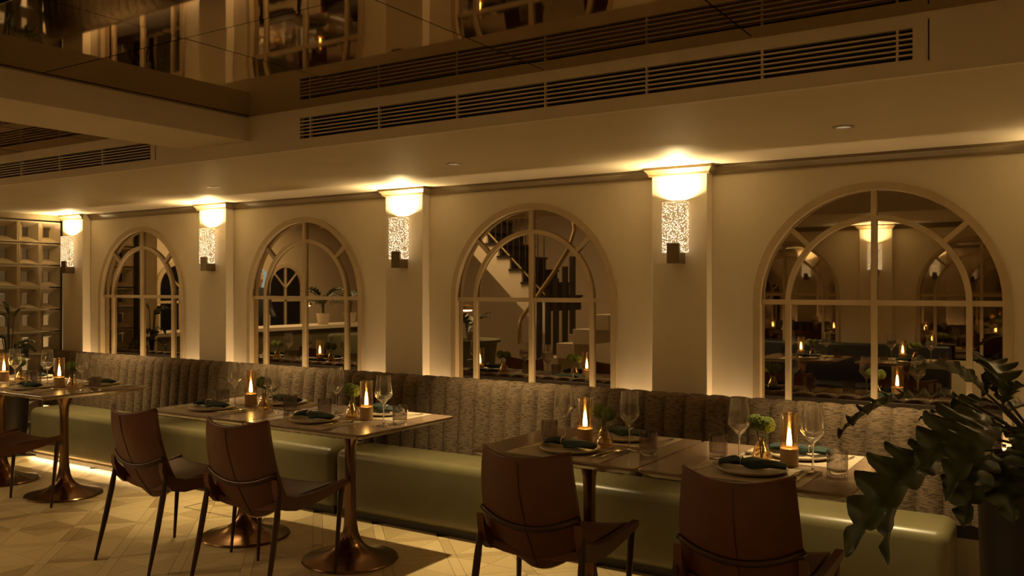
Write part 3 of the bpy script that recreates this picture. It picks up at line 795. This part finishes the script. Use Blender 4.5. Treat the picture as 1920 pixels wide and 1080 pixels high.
def plant(name, label, loc, leaves, pot, potm, group=None):
    t = thing(name, label, 'plant', loc); c = Vector(loc)
    MB().lathe(pot, 32, cap=False).build('pot', potm, t, smooth=40)
    zs = pot[-1][1]-.03; MB().lathe([(0, zs-.03), (pot[-1][0]-.004, zs-.03), (0, zs)], 24).build('soil', 'soil', t)
    for k, (b, tip, kind, roll) in enumerate(leaves):
        b, tip = Vector(b)-c, Vector(tip)-c
        o = link('leaf', LEAVES[kind], t); l = aim(o, b, tip, roll); o.scale = (l/(.40, .36, .30)[kind],)*3
        root = Vector((b.x*.15, b.y*.15, zs-.02)); mid = (root+b)/2+Vector((-b.x*.15, -b.y*.15, .06))
        pts = [root, root*.4+mid*.6, mid, mid*.4+b*.6, b]
        MB().tube(pts, [.007, .006, .005, .0045, .004], 6).build('leaf_stem', 'leaf_stem', t, smooth=True)
    return t
def dep(px, py, z):                      # point at a given distance in front of the lens
    r = (px-960)/FPX; q = (540-py)/FPX
    return Vector(((-SA+r*CA)*z, (CA+r*SA)*z, EYE+q*z))
BP = [((1800, 745, 2.62), (1572, 824, 2.50), 0, .1), ((1775, 845, 2.55), (1580, 965, 2.40), 1, -.3), ((1790, 880, 2.60), (1612, 975, 2.48), 1, .5),
      ((1852, 740, 2.70), (1712, 670, 2.75), 2, .2), ((1860, 780, 2.50), (1722, 850, 2.40), 2, -.4), ((1830, 775, 2.8), (1722, 790, 2.9), 0, .3),
      ((1880, 760, 2.60), (1925, 700, 2.50), 1, -.2), ((1880, 800, 2.5), (1930, 850, 2.4), 2, .2), ((1870, 760, 2.75), (1770, 770, 2.95), 1, .4),
      ((1860, 850, 2.45), (1795, 960, 2.32), 2, .1), ((1890, 840, 2.45), (1885, 960, 2.3), 2, .4), ((1850, 820, 2.7), (1700, 905, 2.75), 0, .2),
      ((1885, 770, 2.8), (1990, 770, 2.9), 1, 0), ((1890, 800, 2.5), (2010, 900, 2.4), 0, .2), ((1862, 800, 2.4), (1775, 880, 2.25), 1, -.2), ((1880, 740, 2.7), (1845, 655, 2.9), 2, .3)]
plant('potted_plant', 'big dark philodendron with jagged leaves in a black pot at the right edge', (-.085, 3.03, 0),
      [(dep(*b), dep(*tp), k, r) for b, tp, k, r in BP], [(0, 0), (.13, 0), (.14, .02), (.168, .86), (.175, .90), (.16, .90)], 'pot_dark')
c = Vector((-7.78, 4.03, 0)); lv = []
rnd = random.Random(5)
for k in range(14):
    a = 2*math.pi*k/14+rnd.uniform(-.3, .3); h = rnd.uniform(.92, 1.28); d = rnd.uniform(.02, .07)
    b = c+Vector((d*math.cos(a), d*math.sin(a), h)); lv.append((b, b+Vector((.17*math.cos(a), .17*math.sin(a), rnd.uniform(-.1, .10))), k % 3, rnd.uniform(-.4, .4)))
plant('potted_plant', 'dark leafy plant before the lattice screen at the left edge', c, lv, [(0, 0), (.12, 0), (.13, .02), (.15, .50), (.155, .54), (.145, .54)], 'pot_dark')

# ------------------------------------------------------------------ facing side, seen in the right mirror
bench('banquette', -3.9, -1.05, OY+.20, .02, 'dark leather bench on the facing wall, seen only in the mirrors', 'navy_leather', .45)
b = MB().box(-1.42, 1.42, -.05, .05, .40, .86).build('upholstered_wall_panel', 'navy_leather', None, smooth=True, bevel=.03, seg=3, loc=(-2.475, OY+.14, 0))
tag(b, 'dark padded backrest on the facing wall, seen only in the mirrors', 'upholstered panel')
for k, (x, y) in enumerate(((-2.30, .42), (-1.35, .42))):
    w = ('left', 'right')[k]
    pc.put((x, y, 0), 0, 'pedestal table by the facing wall, %s of the two in the mirror' % w)
    S = dict(SET[4]); lay(x, y, S, '%s table by the facing wall' % w, True)

# ------------------------------------------------------------------ hall with staircase, seen in the third mirror
struct(MB().box(-8.2, -4.06, -4.2, -4.1, 0, 3.4).build('wall_hall', 'hall_wall'), 'hall wall behind the staircase')
struct(MB().box(-4.06, -3.96, -4.1, OY, 0, 3.4).box(-4.06, -3.96, OY, OFY+.2, ZS+.02, 3.4).build('wall_hall_side', 'hall_wall'), 'side wall of the stair hall')
struct(MB().box(-8.2, -3.96, -4.2, 1.32, 3.4, 3.5).build('ceiling', 'hall_wall'), 'high ceiling over the stair hall')
struct(MB().box(-8.2, -4.06, 1.24, 1.30, ZM-.1, 3.4).build('trim_9', 'fascia_paint'))
st = thing('staircase', 'white staircase with dark treads and a curved handrail, seen in the third mirror', 'staircase', (0, 0, 0))
Y0 = -.85
# upper flight climbs towards -X: stepped white stringer
p0 = seen_in_mirror(1025, 600, Y0); p1 = seen_in_mirror(884, 444, Y0)
rise, run = .186, (p0.x-p1.x)/((p1.z-p0.z)/.186)
prof = []; n = 11
for k in range(n):
    x, z = p0.x-k*run, p0.z+.12+k*rise
    prof += [(x, z), (x, z+rise)]
prof.append((p0.x-n*run, p0.z+.12+n*rise)); prof += [(p0.x-n*run, p0.z-.22+n*rise), (p0.x, p0.z-.22)]
MB().prism(prof, lambda u, v, h: (u, h, v), Y0-.05, Y0).build('stringer', 'stair_white', st)
for k in range(n):
    x, z = p0.x-k*run, p0.z+.12+(k+1)*rise
    MB().box(x-run-.01, x+.03, Y0-1.0, Y0+.02, z, z+.03).build('tread', 'stair_dark', st)
    MB().box(x-.012, x, Y0-1.0, Y0-.05, z-rise, z).build('riser', 'stair_dark', st)
    for q in (.25, .75):
        MB().tube([(x-run*q, Y0-.02, z+.03), (x-run*q, Y0-.02, z+.03+.85+(q-.5)*rise)], .007, 6).build('baluster', 'stair_dark', st)
MB().tube([(p0.x-k*run, Y0-.02, p0.z+.12+(k+.5)*rise+.10) for k in range(0, n+1)], .012, 6).build('lower_rail', 'rail_brass', st)
# lower flight climbs towards +X in front, thick dark balusters and curved handrail
hp = [seen_in_mirror(px, py, Y0+.35) for px, py in ((975, 645), (975, 605), (980, 595), (1005, 560), (1040, 510), (1068, 465), (1078, 430), (1074, 405), (1060, 388))]
MB().tube(hp, .028, 8).build('handrail', 'rail_brass', st, smooth=True)
for k, px in enumerate((1012, 1028, 1043, 1060, 1074)):
    a = seen_in_mirror(px, 560-(px-1005)*1.35+14, Y0+.35); bz = max(.05, a.z-1.0)
    MB().box(a.x-.035, a.x+.035, a.y-.02, a.y+.02, bz, a.z).build('newel', 'stair_dark', st)
lo = seen_in_mirror(985, 690, Y0+.2)
for k in range(6):
    MB().box(lo.x+k*.24, lo.x+(k+1)*.24+.02, Y0+.02, Y0+.60, k*rise, (k+1)*rise).build('lower_step', 'stair_white', st)
tb = thing('round_table', 'round cloth-skirted table with a lamp in the stair hall, seen in the mirrors', 'table', (-6.65, .30, 0))
MB().lathe([(.05, .0), (.30, .02), (.42, .45), (.45, .74), (.50, .76), (.50, .79), (0, .79)], 32).build('skirted_top', 'olive_fabric', tb, smooth=40)
def make_tlamp():
    t = thing('table_lamp', 'x', 'lamp', group='small brass table lamps')
    MB().lathe([(0, 0), (.05, 0), (.05, .01), (.006, .015), (.005, .30), (0, .30)], 16).build('stand', 'brass', t, smooth=40)
    MB().lathe([(.075, .29), (.08, .30), (.07, .33), (.0, .345)], 20, cap=False).build('shade', 'brass', t, smooth=40)
    MB().lathe([(0, .275), (.055, .28), (.06, .292), (0, .295)], 16).build('lamp_glow', 'lamp_glow', t, smooth=40)
    return t
tl = Proto(make_tlamp())
tl.put((-6.62, .25, .79), 0, 'small lit brass lamp on the round table in the hall', 1.3)
tl.put((-9.45, .32, .905), 0, 'small lit brass lamp on the bar counter beside the pots')
tl.put((-9.45, 2.78, .905), 0, 'small lit brass lamp at the near end of the bar counter')
def small_plant(loc, label, h, n, seed, pot, potm):
    c = Vector(loc); rnd = random.Random(seed); lv = []
    for k in range(n):
        a = 2*math.pi*k/n+rnd.uniform(-.3, .3); b = c+Vector((.04*math.cos(a), .04*math.sin(a), h*rnd.uniform(.55, .85)))
        lv.append((b, b+Vector((.26*math.cos(a), .26*math.sin(a), rnd.uniform(-.02, .2))), k % 3, rnd.uniform(-.3, .3)))
    return plant('potted_plant', label, loc, lv, pot, potm)
SP = [(0, 0), (.07, 0), (.075, .01), (.10, .17), (.095, .17)]
small_plant((-9.45, -.02, .905), 'potted palm in a pale pot on the bar counter, left of two', .50, 12, 1, SP, 'pot_pale')
small_plant((-9.40, -.55, .905), 'potted plant in a pale pot on the bar counter, right of two', .46, 11, 2, SP, 'pot_pale')
small_plant((-6.45, .42, .79), 'sprig of leaves in a small pot beside the hall lamp', .30, 7, 3, [(0, 0), (.04, 0), (.05, .10), (.045, .10)], 'pot_pale')

# bar room, seen in the first and second mirrors
struct(MB().box(-11.5, -11.4, -4.2, 4.8, 0, 2.7).build('wall_left', 'hall_wall'), 'far wall of the bar with arched windows')
struct(MB().box(-11.4, XL-.1, 4.7, 4.8, 0, 2.7).build('wall_bar', 'hall_wall'))
struct(MB().box(-11.4, -8.2, -4.2, -4.1, 0, 2.7).build('wall_bar_end', 'hall_wall'))
struct(MB().box(-11.5, XL-.12, -4.2, 4.8, 2.7, 2.78).build('ceiling', 'hall_wall'), 'bar ceiling')
def arch_window(y, w, label):
    t = thing('window_1', label, 'window', (-11.4, y, 0)); t['kind'] = 'structure'
    def prof(r, zb, n=16): return [(-r, zb)]+[(-r*math.cos(math.pi*i/n), 1.45+r*math.sin(math.pi*i/n)) for i in range(n+1)]+[(r, zb)]
    MB().prism(prof(w, .6), lambda u, v, h: (h, u, v), .0, .02).build('pane', 'window_dark', t)
    a, b = prof(w+.05, .6), prof(w-.01, .6); k = len(a)
    vs = [(.05, u, v) for u, v in a]+[(.05, u, v) for u, v in b]+[(.0, u, v) for u, v in a]+[(.0, u, v) for u, v in b]; fs = []
    for i in range(k-1): fs += [(i, i+1, k+i+1, k+i), (i, 2*k+i, 2*k+i+1, i+1), (k+i, k+i+1, 3*k+i+1, 3*k+i)]
    MB().add(vs, fs).build('frame', 'frame_paint', t)
    MB().box(.02, .04, -.02, .02, .6, 1.45+w).build('mullion', 'frame_paint', t)
    MB().box(.02, .04, -w, w, 1.22, 1.26).build('transom', 'frame_paint', t)
    for s in (-1, 1):
        MB().tube([(.03, 0, 1.45), (.03, s*w*.7, 1.45+w*.7)], .018, 6).build('spoke', 'frame_paint', t)
arch_window(1.05, .36, 'arched window on the far bar wall, seen in the leftmost mirror')
arch_window(-1.05, .36, 'arched window on the far bar wall, seen in the second mirror')
nz = MB().prism([(-.3, 1.0)]+[(-.3*math.cos(math.pi*i/12), 1.5+.3*math.sin(math.pi*i/12)) for i in range(13)]+[(.3, 1.0)], lambda u, v, h: (h, u, v), 0, .02).build('lit_niche', 'niche_glow', None, loc=(-11.4, -.42, 0))
tag(nz, 'small pale teal backlit niche behind the bar', 'niche')
ct = thing('bar_counter', 'long bar counter with white top, seen in the second mirror', 'counter', (-9.5, 1.1, 0))
MB().box(-.28, .22, -1.95, 1.95, 0, .86).build('counter_body', 'counter_body', ct)
MB().box(-.33, .30, -2.0, 2.0, .86, .905).build('counter_top', 'counter_white', ct)
for k, (x, y) in enumerate(((-8.55, .2), (-8.45, -.9))):
    s = thing('lounge_chair', 'olive lounge chair before the bar, %s of two' % ('nearer', 'farther')[k], 'chair', (x, y, 0), R(20))
    MB().box(-.32, .32, -.30, .30, .12, .42).build('seat', 'olive_fabric', s, smooth=True, bevel=.05, seg=3)
    MB().box(-.34, -.20, -.32, .32, .30, .80).build('backrest', 'olive_fabric', s, smooth=True, bevel=.05, seg=3)
    for a in (-1, 1):
        for bb in (-1, 1): MB().tube([(a*.26, bb*.24, .13), (a*.28, bb*.26, 0)], [.018, .012], 6).build('leg', 'stair_dark', s)
# person behind the bar
def person(loc, rz):
    t = thing('person', 'dark-haired person in black standing behind the bar, tiny in the second mirror', 'person', loc, rz)
    J = dict(pel=(0, 0, .95), sp=(0, .01, 1.15), ch=(0, .01, 1.34), nk=(0, .01, 1.46), sl=(-.17, .01, 1.40), sr=(.17, .01, 1.40), el=(-.22, .04, 1.12), er=(.22, .04, 1.12), hl=(-.15, .22, 1.0), hr=(.15, .22, 1.0),
             pl=(-.09, 0, .90), pr=(.09, 0, .90), kl=(-.10, .02, .49), kr=(.10, .02, .49), al=(-.10, -.02, .08), ar=(.10, -.02, .08), fl=(-.11, .13, .03), fr=(.11, .13, .03))
    RD = dict(pel=.14, sp=.13, ch=.15, nk=.055, sl=.065, sr=.065, el=.045, er=.045, hl=.035, hr=.035, pl=.09, pr=.09, kl=.06, kr=.06, al=.045, ar=.045, fl=.03, fr=.03)
    E_ = [('pel', 'sp'), ('sp', 'ch'), ('ch', 'nk'), ('ch', 'sl'), ('ch', 'sr'), ('sl', 'el'), ('sr', 'er'), ('el', 'hl'), ('er', 'hr'), ('pel', 'pl'), ('pel', 'pr'), ('pl', 'kl'), ('pr', 'kr'), ('kl', 'al'), ('kr', 'ar'), ('al', 'fl'), ('ar', 'fr')]
    ks = list(J); me = bpy.data.meshes.new('body'); me.from_pydata([J[k] for k in ks], [(ks.index(a), ks.index(b)) for a, b in E_], [])
    o = link('body', me, t); me.materials.append(M['cloth_black'])
    md = o.modifiers.new('skin', 'SKIN')
    for k, sv in zip(ks, me.skin_vertices[0].data): sv.radius = (RD[k], RD[k]); sv.use_root = (k == 'pel')
    o.modifiers.new('sub', 'SUBSURF').levels = 1
    hd = MB().lathe([(0, 1.46), (.045, 1.46), (.05, 1.50), (.068, 1.54), (.076, 1.60), (.072, 1.66), (.05, 1.70), (0, 1.715)], 16, (0, .025, 0)).build('head', 'skin', t, smooth=True)
    MB().tube([(0, .105, 1.60), (0, .12, 1.575)], .012, 6).build('nose', 'skin', hd)
    MB().lathe([(.082, 1.585), (.086, 1.64), (.078, 1.69), (.05, 1.725), (0, 1.735)], 16, (0, .005, 0), cap=False).build('hair', 'hair', t, smooth=True)
person((-10.3, .50, 0), R(-90))
light('bar_fill_light', 'AREA', (-10.2, .6, 2.6), 34, WARM2, (0, 0, 0), None, shape='RECTANGLE', size=1.2, size_y=3)  # unseen area light added to fill the bar room, no pendant hangs there
light('hall_fill_light', 'AREA', (-6.6, -.2, 3.3), 34, WARM2, (0, 0, 0), None, shape='RECTANGLE', size=1.0, size_y=1.0)  # area light added overhead to brighten the staircase and hall walls
